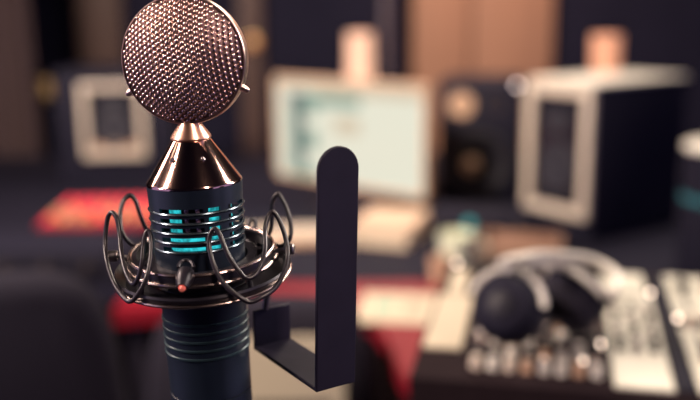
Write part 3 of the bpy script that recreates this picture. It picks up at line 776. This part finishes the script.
# front left
band([(112.5, 212.5, .006), (117, 219, .008), (119.5, 233, .010), (121, 250, .014), (124, 266, .020), (129, 279, .026), (134, 284, .030), (139, 276, .033), (142, 262, .033), (143.5, 246, .031), (146, 233, .030), (149.5, 232, .030), (151.5, 243, .032), (150.5, 260, .035), (146, 279, .038), (138, 294, .038), (130, 301.5, .036), (121, 294, .030), (113, 281, .022), (107.5, 264, .013), (105, 246, .007), (106, 228, .005), (108.5, 216, .005)])
# back left
band([(130, 196, -.022), (136, 202, -.022), (140, 214, -.022), (146, 228, -.024), (156, 238, -.030), (166, 240, -.036), (172, 228, -.038), (176, 222, -.038), (179, 228, -.038), (174, 243, -.038), (160, 250, -.034), (144, 249, -.026), (130, 243, -.016), (122, 232, -.014), (120, 216, -.017), (123, 202, -.020)])
# back right
band([(277.5, 194, -.020), (283, 201, -.019), (288, 213, -.017), (291, 228, -.015), (289, 240, -.013), (280, 246, -.018), (266, 246, -.026), (252, 241, -.033), (248, 230, -.036), (251, 220, -.037), (255, 222, -.037), (256, 232, -.035), (264, 238, -.030), (270, 232, -.024), (272, 218, -.022), (272, 203, -.021)])
# front knob with red light
d = Vector((-0.42, -0.907, 0))
def front(px, py, off): return sl(px, py, D0 - off)
k0_ = front(186, 273, .038); k1_ = front(182, 288, .048)
dk_ = (k1_ - k0_).normalized(); q = dk_.to_track_quat('Z', 'Y').to_matrix().to_4x4()
LN = (k1_ - k0_).length
kb = MB().lathe([(0, 0), (0.0042, 0), (0.0045, 0.002), (0.0043, 0.005), (0.0038, 0.0075), (0.0033, LN - 0.002), (0.0026, LN), (0, LN)], 28, mat=Matrix.Translation(k0_) @ q).build('knob', M['blackmetal'], sm)
MB().lathe([(0, LN + 0.0018), (0.0012, LN + 0.0015), (0.0019, LN + 0.0002), (0.0020, LN - 0.0012), (0, LN - 0.0012)], 20, mat=Matrix.Translation(k0_) @ q).build('red_light', M['redled'], kb)
MB().tube([front(186 + 7.5 * math.cos(t_), 268 - 8 * math.sin(t_), .036 - .004 * math.sin(t_)) for t_ in [PI * k / 12 for k in range(13)]], 0.0010, 8).build('knob_collar', M['blackmetal'], sm)

# ------------------------------------------------------------------ bracket (flat black U-shaped plate beside the mic)
br = thing('metal_bracket', 'tall flat black metal bracket with rounded top standing beside the microphone', 'bracket')
c0 = at(335, 386.5, 0.452); br.location = c0
yaw = R(33); br.rotation_euler = (0, 0, yaw)
IB = (Matrix.Translation(c0) @ Matrix.Rotation(yaw, 4, 'Z')).inverted()
hwid = 0.0118
tip = IB @ on_y(338, 146, c0.y); ht = tip.length; lx = math.atan2(tip.x, tip.z); ly = math.atan2(tip.y, tip.z)
poly = [(-hwid, 0.0), (hwid, 0.0)] + [(hwid * math.cos(PI * k / 24), ht - hwid + hwid * math.sin(PI * k / 24)) for k in range(25)]
MU = Matrix.Rotation(lx, 4, 'Y') @ Matrix.Rotation(-ly, 4, 'X') @ Matrix.Rotation(R(90), 4, 'X')
def bevelled(o, w=0.0005):
    bv = o.modifiers.new('bevel', 'BEVEL'); bv.width = w; bv.segments = 2; bv.limit_method = 'ANGLE'; return o
bevelled(MB().prism(poly, -0.0011, 0.0011, mat=MU).build('upright_plate', M['plate'], br))
FL = 0.068
bevelled(MB().box((0, FL / 2, 0.0011), (2 * hwid, FL + 0.0022, 0.0022)).build('foot_strip', M['plate'], br))
bevelled(MB().box((0, FL, 0.0118), (2 * hwid, 0.0022, 0.0236)).build('small_plate', M['plate'], br))
# post joining the small plate to the shock mount ring
ringw = Matrix.Translation(ctr) @ SMR.to_4x4()
top_ = Vector((-0.004, FL, 0.0232)); dir_ = (ringw.inverted() @ (IB.inverted() @ top_)); dir_.z = 0; dir_.normalize()
end_ = IB @ (ringw @ (dir_ * (ro - 0.003) + Vector((0, 0, -0.0075))))
MB().tube([top_, end_], 0.0022, 12).build('post', M['gunmetal'], br)

# ------------------------------------------------------------------ stand that carries the microphone from below
fp = pb + axis * (zl1 - 0.004)
ms = thing('microphone_stand', 'black round-base stand carrying the microphone from below', 'stand', (fp.x, fp.y, 0))
MB().lathe([(0, 0), (0.14, 0), (0.14, 0.012), (0.13, 0.02), (0.02, 0.03), (0, 0.03)], 48).build('base', M['blackmetal'], ms)
MB().tube([(0, 0, 0.025), (0, 0, fp.z - 0.02)], 0.010, 16).build('pole', M['blackmetal'], ms)
MB().lathe([(0, fp.z - 0.03), (0.014, fp.z - 0.03), (0.016, fp.z - 0.004), (0, fp.z - 0.001)], 24).build('thread_adapter', M['gunmetal'], ms)

# small round amber lamp on the narrow wall strip
p = on_y(253, 43, 4.09)
t = thing('round_wall_lamp', 'small round amber lamp on the narrow brown wall strip', 'lamp', (p.x, 4.135, p.z))
MB().lathe([(0, 0), (0.035, 0), (0.035, 0.01), (0.02, 0.014), (0, 0.014)], 24, mat=Matrix.Rotation(R(90), 4, 'X')).build('back_plate', M['brass'], t)
MB().ball((0, -0.034, 0), 0.026).build('globe', M['amber'], t)
